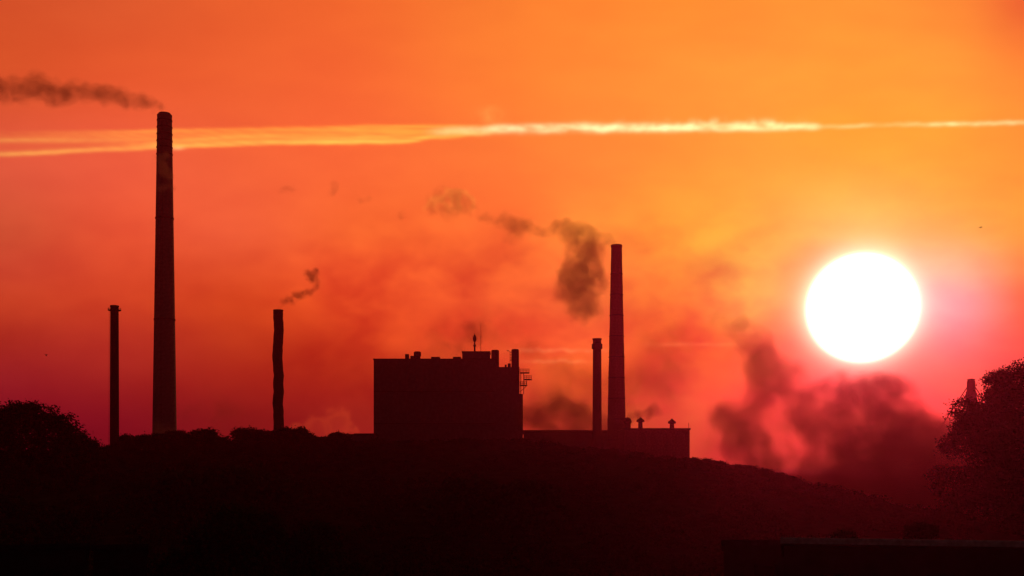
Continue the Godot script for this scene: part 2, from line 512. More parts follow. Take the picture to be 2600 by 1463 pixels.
func sheet_tree(label: String, px: float, top: float, wide: float, d: float, count: int, seed_n: int, group := "", called := "broadleaf_tree", leaf := 0.0, bush := false) -> Node3D:
	var s := d / F
	var x := (px - CX) * s
	var y0 := land(x, -d)
	var high := EYE + (HY - top) * s - y0
	var half := wide * s * 0.5
	var low := maxf(high * (0.05 if bush else 0.18), high - half * 2.4)
	if leaf == 0.0:
		leaf = clampf(half * 0.11, 0.4, 0.8)
	return tree(label, Vector3(x, y0, -d), round_lobes(half, low, high, 13, seed_n), clampf(half * 0.07, 0.08, 0.6), count, leaf, seed_n + 500, group, called, bush)


# A tree whose lobes were measured one by one: [sheet x, sheet y, half width, half height].
func shaped_tree(label: String, px: float, d: float, list: Array, count: int, leaf: float, trunk_r: float, seed_n: int) -> Node3D:
	var s := d / F
	var base := Vector3((px - CX) * s, 0, -d)
	base.y = land(base.x, -d)
	var lobes := []
	rng.seed = seed_n
	for q in list:
		var c := spot(q[0], q[1], d) - base
		c.z = rng.randf_range(-0.35, 0.35) * 8.0
		lobes.append([c, Vector3(q[2] * s, q[3] * s, q[2] * s)])
	return tree(label, base, lobes, trunk_r, count, leaf, seed_n)


# ---------------------------------------------------------------- smoke
# Skins of a field of puffs [centre, radii, weight] roughened by noise: one closed mesh per level, each filled with thin smoke.
func skins(puffs: Array, cell: float, amp: float, freq: float, levels: Array, seed_n: int) -> Array:
	var lo := Vector3.ONE * 1e9
	var hi := -lo
	for p in puffs:
		lo = lo.min(p[0] - p[1])
		hi = hi.max(p[0] + p[1])
	lo -= Vector3.ONE * cell * 2.0
	hi += Vector3.ONE * cell * 2.0
	var nx := int((hi.x - lo.x) / cell) + 2
	var ny := int((hi.y - lo.y) / cell) + 2
	var nz := int((hi.z - lo.z) / cell) + 2
	var f := PackedFloat32Array()
	f.resize(nx * ny * nz)
	for p in puffs:
		var c: Vector3 = (p[0] - lo) / cell
		var r: Vector3 = p[1] / cell
		for k in range(maxi(1, int(c.z - r.z)), mini(nz - 1, int(c.z + r.z) + 2)):
			for j in range(maxi(1, int(c.y - r.y)), mini(ny - 1, int(c.y + r.y) + 2)):
				for i in range(maxi(1, int(c.x - r.x)), mini(nx - 1, int(c.x + r.x) + 2)):
					var q := Vector3((i - c.x) / r.x, (j - c.y) / r.y, (k - c.z) / r.z).length_squared()
					if q < 1.0:
						var at := i + nx * (j + ny * k)
						f[at] += (1.0 - f[at]) * minf(1.0, p[2] * 0.55 * (1.0 - q))
	smoke_noise.seed = seed_n
	smoke_noise.frequency = freq
	smoke_noise.fractal_octaves = 5
	smoke_noise.fractal_gain = 0.66
	for k in nz:
		for j in ny:
			for i in nx:
				var at := i + nx * (j + ny * k)
				var v := f[at]
				if v > 0.0:
					f[at] = v + amp * minf(1.0, v * 2.5) * 1.35 * smoke_noise.get_noise_3d(lo.x + i * cell, lo.y + j * cell, lo.z + k * cell)
	var out := []
	for level in levels:
		out.append(net(f, nx, ny, nz, lo, cell, level))
	return out


func net(f: PackedFloat32Array, nx: int, ny: int, nz: int, lo: Vector3, cell: float, level: float) -> ArrayMesh:
	var vert := PackedVector3Array()
	var ix := PackedInt32Array()
	var idx := PackedInt32Array()
	idx.resize(nx * ny * nz)
	idx.fill(-1)
	var sxy := nx * ny
	var corner := [0, 1, nx, nx + 1, sxy, sxy + 1, sxy + nx, sxy + nx + 1]
	var edges := [[0, 1], [0, 2], [0, 4], [1, 3], [1, 5], [2, 3], [2, 6], [3, 7], [4, 5], [4, 6], [5, 7], [6, 7]]
	for k in nz - 1:
		for j in ny - 1:
			var row := nx * (j + ny * k)
			for i in nx - 1:
				var at := row + i
				var m := 0
				for c in 8:
					if f[at + corner[c]] > level:
						m |= 1 << c
				if m == 0 or m == 255:
					continue
				var sum := Vector3.ZERO
				var cnt := 0
				for e in edges:
					var a: int = e[0]
					var b: int = e[1]
					if ((m >> a) & 1) == ((m >> b) & 1):
						continue
					var va := f[at + corner[a]]
					var vb := f[at + corner[b]]
					var t := (level - va) / (vb - va)
					var pa := Vector3(a & 1, (a >> 1) & 1, a >> 2)
					var pb := Vector3(b & 1, (b >> 1) & 1, b >> 2)
					sum += pa.lerp(pb, t)
					cnt += 1
				idx[at] = vert.size()
				vert.append(lo + (Vector3(i, j, k) + sum / cnt) * cell)
	var step := [1, nx, sxy]
	for k in range(1, nz - 1):
		for j in range(1, ny - 1):
			for i in range(1, nx - 1):
				var at := i + nx * (j + ny * k)
				var inside := f[at] > level
				for ax in 3:
					if (f[at + step[ax]] > level) == inside:
						continue
					var u: int = step[(ax + 1) % 3]
					var w: int = step[(ax + 2) % 3]
					var q := [idx[at], idx[at - u], idx[at - u - w], idx[at - w]]
					if q.has(-1):
						continue
					if inside:
						ix.append_array(PackedInt32Array([q[0], q[2], q[1], q[0], q[3], q[2]]))
					else:
						ix.append_array(PackedInt32Array([q[0], q[1], q[2], q[0], q[2], q[3]]))
	if ix.size() == 0:
		return null
	var arr := []
	arr.resize(Mesh.ARRAY_MAX)
	arr[Mesh.ARRAY_VERTEX] = vert
	arr[Mesh.ARRAY_INDEX] = ix
	var m := ArrayMesh.new()
	m.add_surface_from_arrays(Mesh.PRIMITIVE_TRIANGLES, arr)
	return m


func smoke_stuff(tint: Color, density: float) -> FogMaterial:
	var m := FogMaterial.new()
	m.albedo = tint.linear_to_srgb()
	m.density = density
	return m


# puffs: [sheet x, sheet y, half width, half height, weight] at one distance (a sixth number moves the puff in depth)
func plume(called: String, label: String, d: float, list: Array, cell: float, amp: float, freq: float, tint: Color, core: float, seed_n: int) -> void:
	var s := d / F
	rng.seed = seed_n
	var foot := spot(list[0][0], list[0][1], d)
	var t := thing(called, label, "smoke", foot)
	var puffs := []
	for p in list:
		var c := spot(p[0], p[1], d) - foot
		c.z += rng.randf_range(-0.3, 0.3) * p[2] * s + (p[5] if p.size() > 5 else 0.0)
		puffs.append([c, Vector3(p[2], p[3], (p[2] + p[3]) * 0.33) * s, p[4]])
	var made := skins(puffs, cell, amp, freq, [0.10, 0.24, 0.40, 0.58, 0.78, 1.0], seed_n)
	for i in made.size():
		if made[i] != null:
			part("smoke_layer", made[i], smoke_stuff(tint, core * [0.08, 0.12, 0.16, 0.19, 0.22, 0.23][i]), t)


func trail(points: Array, many: int, jitter: float, seed_n: int) -> Array:
	rng.seed = seed_n
	var out := []
	for i in many:
		var q := i / float(many - 1) * (points.size() - 1)
		var k := mini(int(q), points.size() - 2)
		var t := q - k
		var a: Array = points[k]
		var b: Array = points[k + 1]
		var r := lerpf(a[2], b[2], t)
		out.append([lerpf(a[0], b[0], t) + rng.randfn() * jitter * r, lerpf(a[1], b[1], t) + rng.randfn() * jitter * r, r * rng.randf_range(0.8, 1.25), r * rng.randf_range(0.8, 1.25), lerpf(a[3], b[3], t)])
	return out


# ---------------------------------------------------------------- chimneys
func chimney(label: String, px: float, top: float, d: float, w_top: float, w_low: float, low: float, mat: Material, called := "factory_chimney") -> Array:
	var s := d / F
	var x := (px - CX) * s
	var y0 := land(x, -d) - 0.5
	var h := EYE + (HY - top) * s - y0
	var h_low := EYE + (HY - low) * s - y0
	var r1 := w_top * s * 0.5
	var r0 := r1 + (w_low - w_top) * s * 0.5 * h / (h - h_low)
	return [thing(called, label, "chimney", Vector3(x, y0, -d)), s, h, r0, r1, mat]


func shaft_rings(h: float, r0: float, r1: float, many: int) -> Array:
	var out := []
	for i in many + 1:
		var t := i / float(many)
		out.append(Vector2(lerpf(r0, r1, t), h * t))
	return out


func ladder(parent: Node, a: Vector3, b: Vector3, wide: float) -> void:
	var st := tool()
	var side := Vector3(wide * 0.5, 0, 0)
	add_tube(st, a - side, b - side, 0.05, -1.0, 4)
	add_tube(st, a + side, b + side, 0.05, -1.0, 4)
	var n := int((b - a).length() / 1.2)
	for i in n:
		var p := a.lerp(b, (i + 0.5) / n)
		add_tube(st, p - side, p + side, 0.03, -1.0, 4)
	part("ladder", done(st), M.steel, parent)


func railing(parent: Node, r: float, y: float, high: float, posts: int) -> void:
	var st := tool()
	for i in posts:
		var a := TAU * i / posts
		var b := TAU * (i + 1) / posts
		var pa := Vector3(cos(a) * r, y, sin(a) * r)
		var pb := Vector3(cos(b) * r, y, sin(b) * r)
		add_tube(st, pa, pa + Vector3(0, high, 0), 0.05, -1.0, 4)
		for q in [0.5, 1.0]:
			add_tube(st, pa + Vector3(0, high * q, 0), pb + Vector3(0, high * q, 0), 0.04, -1.0, 4)
	part("railing", done(st), M.steel, parent)


# ---------------------------------------------------------------- the scene
func _ready() -> void:
	var cam := Camera3D.new()
	cam.name = "camera"
	cam.projection = Camera3D.PROJECTION_FRUSTUM
	cam.near = 0.5
	cam.far = 9000.0
	cam.size = 2.0 * (724.5 / F) * 0.5
	cam.frustum_offset = Vector2(0, (HY - 724.5) / F * 0.5)
	cam.position = Vector3(0, EYE, 0)
	add_child(cam)

	var sky := Sky.new()
	var pano := PanoramaSkyMaterial.new()
	pano.panorama = make_sky()
	sky.sky_material = pano
	var env := Environment.new()
	env.background_mode = Environment.BG_SKY
	env.sky = sky
	env.tonemap_mode = Environment.TONE_MAPPER_LINEAR
	env.tonemap_exposure = 1.0
	env.volumetric_fog_enabled = true
	env.volumetric_fog_density = 0.00017
	env.volumetric_fog_albedo = Color(0.95, 0.07, 0.30).linear_to_srgb()
	env.volumetric_fog_anisotropy = 0.85
	env.sdfgi_enabled = true
	env.ssao_enabled = true
	env.ssil_enabled = true
	var we := WorldEnvironment.new()
	we.name = "air"
	we.environment = env
	add_child(we)

	var sun := DirectionalLight3D.new()
	sun.name = "sun"
	sun.light_energy = 0.27
	sun.light_color = Color(1.0, 0.62, 0.42)
	sun.light_angular_distance = 0.6
	sun.shadow_enabled = true
	sun.rotation = Vector3(-SUN_EL, PI - SUN_AZ, 0)
	add_child(sun)

	M.concrete = grain(Color(0.2, 0.17, 0.15), 0.35, 0.12, 0.9, 1)
	M.brick = grain(Color(0.16, 0.07, 0.05), 0.35, 0.2, 0.9, 2)
	M.cladding = grain(Color(0.12, 0.11, 0.11), 0.25, 0.08, 0.7, 3)
	M.steel = grain(Color(0.05, 0.046, 0.044), 0.4, 0.3, 0.75, 4)
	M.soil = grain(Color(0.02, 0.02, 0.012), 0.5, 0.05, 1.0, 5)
	M.bark = grain(Color(0.04, 0.03, 0.022), 0.4, 0.5, 1.0, 6)
	M.felt = grain(Color(0.03, 0.028, 0.03), 0.4, 0.3, 0.85, 7)
	M.render = grain(Color(0.035, 0.03, 0.028), 0.25, 0.25, 0.95, 8)
	M.zinc = grain(Color(0.3, 0.3, 0.3), 0.2, 0.4, 0.35, 9)
	M.zinc.metallic = 0.9
	M.pale = grain(Color(0.5, 0.47, 0.45), 0.4, 0.6, 0.8, 11)
	M.feather = grain(Color(0.02, 0.018, 0.018), 0.3, 3.0, 0.8, 10)
	M.glass = StandardMaterial3D.new()
	M.glass.albedo_color = Color(0.05, 0.05, 0.06)
	M.glass.roughness = 0.08
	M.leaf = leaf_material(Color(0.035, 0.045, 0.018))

	make_land()
	make_chimneys()
	make_works()
	make_trees()
	make_houses()
	make_birds()
	make_smoke()


func make_chimneys() -> void:
	# the tallest
	var c := chimney("tallest chimney, a slender tapering concrete stack trailing brown smoke", 414, 285, 520, 36, 58, 1050, M.concrete)
	var t: Node3D = c[0]
	var h: float = c[2]
	part("shaft", lathe(shaft_rings(h - 1.6, c[3], c[4], 40), 32), M.concrete, t)
	part("rim", lathe([Vector2(c[4] * 1.02, h - 1.6), Vector2(c[4] * 1.02, h - 0.9), Vector2(c[4] * 0.8, h - 0.2), Vector2(c[4] * 0.8, h), Vector2(c[4] * 0.6, h), Vector2(c[4] * 0.6, h - 2.0)], 32), M.concrete, t)
	for i in 6:
		var y := h - 3.5 - i * 3.2
		var r: float = lerpf(c[3], c[4], y / h)
		part("band", lathe([Vector2(r, y - 0.25), Vector2(r + 0.16, y - 0.2), Vector2(r + 0.16, y + 0.2), Vector2(r, y + 0.25)], 32), M.steel, t)
	for y in [h * 0.45, h * 0.72]:
		var r: float = lerpf(c[3], c[4], y / h)
		part("band", lathe([Vector2(r, y - 0.4), Vector2(r + 0.2, y - 0.35), Vector2(r + 0.2, y + 0.35), Vector2(r, y + 0.4)], 32), M.steel, t)
	ladder(t, Vector3(0, 4, c[3] + 0.25), Vector3(0, h - 2, c[4] + 0.25), 0.7)

	# thin one with a gallery
	c = chimney("thin chimney with a narrow gallery ring just below its mouth", 288, 770, 450, 20, 22, 1050, M.steel)
	t = c[0]
	h = c[2]
	part("shaft", lathe(shaft_rings(h, c[3], c[4], 20), 20), M.steel, t)
	var cap := lathe([Vector2(c[4], h - 0.5), Vector2(c[4] * 1.08, h - 0.4), Vector2(c[4] * 1.08, h + 0.2), Vector2(c[4] * 0.8, h + 0.3)], 20)
	part("rim", cap, M.steel, t)
	var gy := h - 1.75
	part("gallery", lathe([Vector2(c[4], gy - 0.25), Vector2(c[4] + 1.0, gy - 0.12), Vector2(c[4] + 1.0, gy + 0.1), Vector2(c[4], gy + 0.12)], 20), M.steel, t)
	railing(t, c[4] + 0.92, gy + 0.1, 0.75, 14)
	ladder(t, Vector3(-c[3] - 0.25, 3, 0), Vector3(-c[4] - 0.25, gy, 0), 0.5)

	# the lumpy one
	c = chimney("lumpy short chimney with a crooked outline and a wisp at its mouth", 700, 780, 430, 24, 26, 1050, M.brick)
	t = c[0]
	h = c[2]
	smoke_noise.seed = 3
	smoke_noise.frequency = 0.012
	part("shaft", lathe(shaft_rings(h, c[3], c[4], 44), 22, Vector3.ZERO, 0.55, 12.0), M.brick, t)
	part("rim", lathe([Vector2(c[4] * 0.98, h - 0.5), Vector2(c[4] * 1.04, h - 0.4), Vector2(c[4] * 1.04, h + 0.06), Vector2(c[4] * 0.7, h + 0.08)], 22), M.brick, t)

	# collared one beside the hall
	c = chimney("straight chimney with a thick collar standing close beside the tapered one", 1502, 852, 455, 21, 23, 1050, M.steel)
	t = c[0]
	h = c[2]
	part("shaft", lathe(shaft_rings(h, c[3], c[4], 16), 22), M.steel, t)
	part("rim", lathe([Vector2(c[4], h - 0.6), Vector2(c[4] * 1.1, h - 0.5), Vector2(c[4] * 1.1, h + 0.05), Vector2(c[4] * 0.8, h + 0.1)], 22), M.steel, t)
	part("collar", lathe([Vector2(c[4], h - 4.4), Vector2(c[4] * 1.28, h - 4.1), Vector2(c[4] * 1.28, h - 2.3), Vector2(c[4], h - 2.0)], 22), M.steel, t)
	ladder(t, Vector3(0, 3, c[3] + 0.3), Vector3(0, h - 4.5, c[4] + 0.3), 0.5)

	# tapered brick one
	c = chimney("tapered brick chimney beside the factory hall, its smoke bending down to the left", 1551, 616, 480, 27, 46, 1070, M.brick)
	t = c[0]
	h = c[2]
	smoke_noise.frequency = 0.05
	part("shaft", lathe(shaft_rings(h - 0.6, c[3], c[4], 48), 30, Vector3.ZERO, 0.12, 4.0), M.brick, t)
	part("rim", lathe([Vector2(c[4] * 1.0, h - 1.2), Vector2(c[4] * 1.07, h - 1.0), Vector2(c[4] * 1.07, h - 0.3), Vector2(c[4] * 0.95, h), Vector2(c[4] * 0.6, h)], 30), M.brick, t)
	for i in 9:
		var y := h * (0.2 + 0.085 * i)
		var r: float = lerpf(c[3], c[4], y / h)
		part("band", lathe([Vector2(r, y - 0.2), Vector2(r + 0.14, y - 0.15), Vector2(r + 0.14, y + 0.15), Vector2(r, y + 0.2)], 30), M.steel, t)

	# guyed stack behind the right-hand tree
	var d := 430.0
	var s := d / F
	var x := (2443 - CX) * s
	var y0 := land(x, -d) - 0.3
	h = EYE + (HY - 957) * s - y0
	t = thing("guyed_stack", "small stack with splayed stays showing above the big tree", "chimney", Vector3(x, y0, -d))
	part("shaft", lathe([Vector2(1.75, 0), Vector2(1.75, h - 9.0), Vector2(2.3, h - 8.0), Vector2(1.6, h - 3.6), Vector2(1.55, h - 0.4), Vector2(1.25, h)], 18), M.steel, t)
	part("cap", lathe([Vector2(1.3, h), Vector2(1.5, h + 0.15), Vector2(1.5, h + 0.4), Vector2(0.5, h + 0.7)], 18), M.steel, t)
	for k in 6:
		var a := TAU * (k + 0.25) / 6.0
		var dir := Vector3(cos(a), 0, sin(a))
		part("stay", tube(dir * 1.4 + Vector3(0, h - 2.6, 0), dir * (h * 0.62) + Vector3(0, 0.2, 0), 0.2, 0.2, 5), M.steel, t)


func make_works() -> void:
	# power house: left-hand roof low, roof house in the middle, ducts on the right
	var d := 480.0
	var s := d / F
	var P := func(px, py): return spot(px, py, d)
	var base := Vector3((1130 - CX) * s, land((1130 - CX) * s, -d) - 1.0, -d)
	var b := thing("boiler_house", "huge dark block-shaped boiler house crowned with ducts and vents", "building", base)
	var L := func(px, py, dz := 0.0): return P.call(px, py) - base + Vector3(0, 0, dz)
	var deep := 36.0
	var foot := -0.5
	var lo: Vector3 = L.call(940, 905)
	var hi: Vector3 = L.call(1245, 905)
	part("wall", box(Vector3(lo.x, foot, -deep), Vector3(hi.x, lo.y, 0)), M.cladding, b)
	var lo2: Vector3 = L.call(1245, 923)
	var hi2: Vector3 = L.call(1307, 923)
	part("wall", box(Vector3(lo2.x, foot, -deep + 3.0), Vector3(hi2.x, lo2.y, -0.4)), M.cladding, b)
	var lo3: Vector3 = L.call(1307, 984)
	var hi3: Vector3 = L.call(1315.5, 990)
	part("stair_tower", box(Vector3(lo3.x + 0.003, foot, -deep + 8.0), Vector3(hi3.x, hi3.y, -2.0)), M.cladding, b)
	# coping and shallow cladding ribs
	part("coping", box(Vector3(lo.x - 0.25, lo.y, -deep - 0.25), Vector3(hi.x + 0.1, lo.y + 0.5, 0.25)), M.steel, b)
	for i in 16:
		var x: float = lerpf(lo.x + 1.0, hi.x - 1.0, i / 15.0)
		part("pilaster", box(Vector3(x - 0.3, foot + 0.5, 0.002), Vector3(x + 0.3, lo.y - 0.8, 0.35)), M.cladding, b)
	for y in [0.25, 0.5, 0.75]:
		part("ledge", box(Vector3(lo.x + 0.2, lo.y * y, 0.003), Vector3(hi.x - 0.2, lo.y * y + 0.35, 0.5)), M.steel, b)
	# roof house
	var r1: Vector3 = L.call(1162, 884)
	var r2: Vector3 = L.call(1232, 884)
	var rh := part("roof_house", box(Vector3(r1.x, lo.y + 0.5, -14), Vector3(r2.x, r1.y, -3)), M.cladding, b)
	part("coping", box(Vector3(r1.x - 0.25, r1.y, -14.3), Vector3(r2.x + 0.25, r1.y + 0.4, -2.7)), M.steel, rh)
	# ducts
	for q in [[1245, 877, 20.0, -6.0], [1296, 879, 19.0, -5.0]]:
		var p: Vector3 = L.call(q[0], q[1])
		var r: float = q[2] * s * 0.5
		part("duct", lathe([Vector2(r, 0), Vector2(r, p.y - lo2.y + 6.0), Vector2(r * 0.86, p.y - lo2.y + 6.5), Vector2(r * 0.7, p.y - lo2.y + 6.55)], 20), M.steel, b, Vector3(p.x, lo2.y - 6.5, q[3] + 0.0 if q[0] < 1260 else 0.4))
	# roof vents on the left
	for q in [[1020, 895, 9.0], [1035, 891, 12.0]]:
		var p: Vector3 = L.call(q[0], q[1])
		p.y += 1.1
		part("roof_vent", box(Vector3(p.x - q[2] * s * 0.5, lo.y + 0.5, -9), Vector3(p.x + q[2] * s * 0.5, p.y + (0.3 if q[0] < 1030 else -1.2), -6)), M.steel, b)
	var v: Vector3 = L.call(1047, 887) + Vector3(0, 1.1, 0)
	part("roof_vent", lathe([Vector2(1.35, 0), Vector2(1.35, 1.5), Vector2(1.62, 1.6), Vector2(1.62, v.y - lo.y - 0.9), Vector2(1.2, v.y - lo.y - 0.5)], 16), M.steel, b, Vector3(v.x, lo.y + 0.5, -6.0))
	for q in [[1092, 900, 22.0], [1147, 900, 20.0]]:
		var p: Vector3 = L.call(q[0], q[1])
		p.y += 1.0
		part("roof_hatch", box(Vector3(p.x - q[2] * s * 0.5, lo.y + 0.5, -12), Vector3(p.x + q[2] * s * 0.5, p.y + 0.25, -8)), M.steel, b)
	for q in [[1272, 915, 5.0], [1281, 912, 8.0]]:
		var p: Vector3 = L.call(q[0], q[1])
		part("roof_vent", box(Vector3(p.x - q[2] * s * 0.5, lo2.y, -6), Vector3(p.x + q[2] * s * 0.5, p.y, -4)), M.steel, b)
	# little frame with a lamp arm between the ducts
	var st := tool()
	var f1: Vector3 = L.call(1283, 922)
	var f2: Vector3 = L.call(1290, 922)
	f1.z = -2.0
	f2.z = -2.0
	var up: float = L.call(1283, 884).y - f1.y
	for p in [f1, f2, f1 + Vector3(0, 0, -1.8), f2 + Vector3(0, 0, -1.8)]:
		add_tube(st, p, p + Vector3(0, up, 0), 0.09, -1.0, 4)
	for q in [0.45, 0.62, 0.82, 1.0]:
		add_tube(st, f1 + Vector3(0, up * q, 0), f2 + Vector3(0, up * q, 0), 0.08, -1.0, 4)
		add_tube(st, f1 + Vector3(0, up * q, -1.8), f2 + Vector3(0, up * q, -1.8), 0.08, -1.0, 4)
	add_tube(st, f1 + Vector3(0, up * 0.45, 0), f2 + Vector3(0, up * 0.62, 0), 0.07, -1.0, 4)
	add_tube(st, f1 + Vector3(0, up, 0), f1 + Vector3(-0.7, up + 0.5, 0), 0.08, -1.0, 4)
	add_box(st, f1 + Vector3(-1.3, up + 0.38, -0.2), f1 + Vector3(-0.6, up + 0.68, 0.2))
	part("lamp_frame", done(st), M.steel, b)
	# outside galleries on the right edge
	for q in [[1308, 935, 1332, true], [1318, 952, 1338, true], [1308, 967, 1325, false]]:
		var p1: Vector3 = L.call(q[0], q[1])
		var p2: Vector3 = L.call(q[2], q[1])
		var g := part("gallery", box(Vector3(p1.x, p1.y - 0.35, -6.0), Vector3(p2.x, p1.y, -2.4)), M.steel, b)
		var rl := tool()
		for z in [-5.8, -2.6]:
			for i in 4:
				var x: float = lerpf(p1.x + 0.1, p2.x - 0.1, i / 3.0)
				add_tube(rl, Vector3(x, p1.y, z), Vector3(x, p1.y + 1.5, z), 0.06, -1.0, 4)
			for y in [0.75, 1.5]:
				add_tube(rl, Vector3(p1.x, p1.y + y, z), Vector3(p2.x - 0.1, p1.y + y, z), 0.06, -1.0, 4)
		for y in [0.75, 1.5]:
			add_tube(rl, Vector3(p2.x - 0.1, p1.y + y, -5.8), Vector3(p2.x - 0.1, p1.y + y, -2.6), 0.06, -1.0, 4)
		part("railing", done(rl), M.steel, g)
	st = tool()
	var g1: Vector3 = L.call(1316, 985)
	var g2: Vector3 = L.call(1316, 935)
	for dx in [-1.0, 0.3]:
		add_tube(st, Vector3(g1.x + dx, g1.y - 1.0, -3.0), Vector3(g1.x + dx, g2.y, -3.0), 0.16, -1.0, 5)
	add_tube(st, Vector3(g1.x + 1.6, L.call(0, 967).y, -3.0), Vector3(g1.x + 1.6, L.call(0, 952).y, -3.0), 0.12, -1.0, 5)
	add_tube(st, Vector3(g1.x - 1.4, g1.y, -3.0), Vector3(g1.x + 2.0, L.call(0, 967).y, -3.0), 0.12, -1.0, 5)
	part("gallery_post", done(st), M.steel, b)

	# masts on the roof house
	var foot_at: Vector3 = P.call(1205.5, 884) + Vector3(0, 0.4, -7.0)
	foot_at.x = P.call(1194, 884).x * 1.014
	var k: float = (d + 7.0) / F
	var m := thing("beacon_mast", "short stout mast with a beacon bulge on the boiler house roof", "mast", foot_at)
	var mh := 49.0 * k
	part("pole", lathe([Vector2(0.42, 0), Vector2(0.36, mh * 0.28), Vector2(0.62, mh * 0.3), Vector2(0.62, mh * 0.36), Vector2(0.3, mh * 0.4), Vector2(0.28, mh * 0.52)], 12), M.steel, m)
	part("beacon", lathe([Vector2(0.28, mh * 0.52), Vector2(0.7, mh * 0.6), Vector2(0.82, mh * 0.68), Vector2(0.7, mh * 0.8), Vector2(0.3, mh * 0.88)], 12), M.steel, m)
	part("spike", lathe([Vector2(0.3, mh * 0.88), Vector2(0.12, mh * 0.92), Vector2(0.06, mh)], 8), M.steel, m)
	var w := thing("whip_aerial", "hair-thin tall aerial to the right of the beacon mast", "aerial", foot_at + Vector3(15.5 * k, 0, 0.5))
	part("rod", lathe([Vector2(0.10, 0), Vector2(0.06, 74.0 * k)], 6), M.steel, w)
	part("clamp", lathe([Vector2(0.1, 38.0 * k), Vector2(0.24, 38.3 * k), Vector2(0.24, 39.6 * k), Vector2(0.1, 40.0 * k)], 8), M.steel, w)

	# low annex at its left foot
	d = 470.0
	s = d / F
	var a1 := spot(866, 1092, d)
	var a2 := spot(944, 1090, d)
	var an := thing("low_annex", "low flat-roofed annex at the left foot of the boiler house", "building", Vector3((a1.x + a2.x) * 0.5, land(a1.x, -d) - 1.0, -d))
	var hw := (a2.x - a1.x) * 0.5
	var ah := a1.y - an.position.y
	part("wall", box(Vector3(-hw, 0, -16), Vector3(hw, ah - 0.5, 0)), M.cladding, an)
	part("roof", box(Vector3(-hw - 0.3, ah - 0.5, -16.3), Vector3(hw + 0.3, ah, 0.3)), M.felt, an)
	part("parapet", box(Vector3(-hw * 0.4, ah, -4), Vector3(hw + 0.2, ah + 0.35, -1)), M.felt, an)

	# long low shed between the boiler house and the chimneys
	d = 500.0
	s = d / F
	a1 = spot(1318, 1082, d)
	a2 = spot(1560, 1080, d)
	var sh := thing("low_shed", "long low shed in the murk between boiler house and chimneys", "building", Vector3((a1.x + a2.x) * 0.5, land(a1.x, -d) - 1.0, -d))
	hw = (a2.x - a1.x) * 0.5
	ah = a1.y - sh.position.y
	part("wall", box(Vector3(-hw, 0, -22), Vector3(hw, ah - 1.0, 0)), M.cladding, sh)
	var rf := tool()
	quad(rf, Vector3(-hw - 0.4, ah - 1.0, 0.4), Vector3(-hw - 0.4, ah + 0.4, -11), Vector3(hw + 0.4, ah + 0.4, -11), Vector3(hw + 0.4, ah - 1.0, 0.4))
	quad(rf, Vector3(-hw - 0.4, ah + 0.4, -11), Vector3(-hw - 0.4, ah - 1.0, -22.4), Vector3(hw + 0.4, ah - 1.0, -22.4), Vector3(hw + 0.4, ah + 0.4, -11))
	quad(rf, Vector3(-hw - 0.4, ah - 1.3, -22.4), Vector3(-hw - 0.4, ah - 1.3, 0.4), Vector3(hw + 0.4, ah - 1.3, 0.4), Vector3(hw + 0.4, ah - 1.3, -22.4))
	for e in [-hw - 0.4, hw + 0.4]:
		quad(rf, Vector3(e, ah - 1.0, 0.4), Vector3(e, ah + 0.4, -11), Vector3(e, ah - 1.3, -11), Vector3(e, ah - 1.3, 0.4))
		quad(rf, Vector3(e, ah + 0.4, -11), Vector3(e, ah - 1.0, -22.4), Vector3(e, ah - 1.3, -22.4), Vector3(e, ah - 1.3, -11))
	quad(rf, Vector3(-hw - 0.4, ah - 1.0, 0.4), Vector3(hw + 0.4, ah - 1.0, 0.4), Vector3(hw + 0.4, ah - 1.3, 0.4), Vector3(-hw - 0.4, ah - 1.3, 0.4))
	part("roof", done(rf), M.felt, sh)

	# factory hall with roof ventilators
	d = 440.0
	s = d / F
	a1 = spot(1570, 1077, d)
	a2 = spot(1735, 1081, d)
	var hl := thing("factory_hall", "low factory hall with two small roof ventilators right of the tapered chimney", "building", Vector3((a1.x + a2.x) * 0.5, land((a1.x + a2.x) * 0.5, -d) - 4.0, -d))
	hw = (a2.x - a1.x) * 0.5
	ah = a1.y - hl.position.y
	part("wall", box(Vector3(-hw, 0, -26), Vector3(hw, ah - 0.7, 0)), M.brick, hl)
	var roof := part("roof", box(Vector3(-hw - 0.2, ah - 0.7, -26.2), Vector3(hw + 0.35, ah, 0.3)), M.felt, hl)
	for q in [[1614, 1050, 1.0], [1694, 1054, 1.0]]:
		var p: Vector3 = spot(q[0], q[1], d) - hl.position
		part("ventilator", lathe([Vector2(0.95, 0), Vector2(0.85, p.y - ah - 1.8), Vector2(1.7, p.y - ah - 1.6), Vector2(1.55, p.y - ah - 0.9), Vector2(0.5, p.y - ah - 0.1), Vector2(0.1, p.y - ah + 0.4)], 14), M.steel, hl, Vector3(p.x, ah, -4))
	part("ventilator", lathe([Vector2(1.3, 0), Vector2(1.3, 2.2), Vector2(1.8, 2.5), Vector2(1.2, 4.2), Vector2(0.2, 4.6)], 14), M.steel, hl, Vector3(spot(1582, 0, d).x - hl.position.x, ah, -5))
	part("roof_pole", tube(Vector3(hw - 0.1, ah, -2), Vector3(hw - 0.1, ah + 2.2, -2), 0.1), M.steel, roof)
	for i in 7:
		var x := lerpf(-hw + 1.5, hw - 1.5, i / 6.0)
		part("pilaster", box(Vector3(x - 0.4, 1.0, 0.002), Vector3(x + 0.4, ah - 0.9, 0.3)), M.brick, hl)


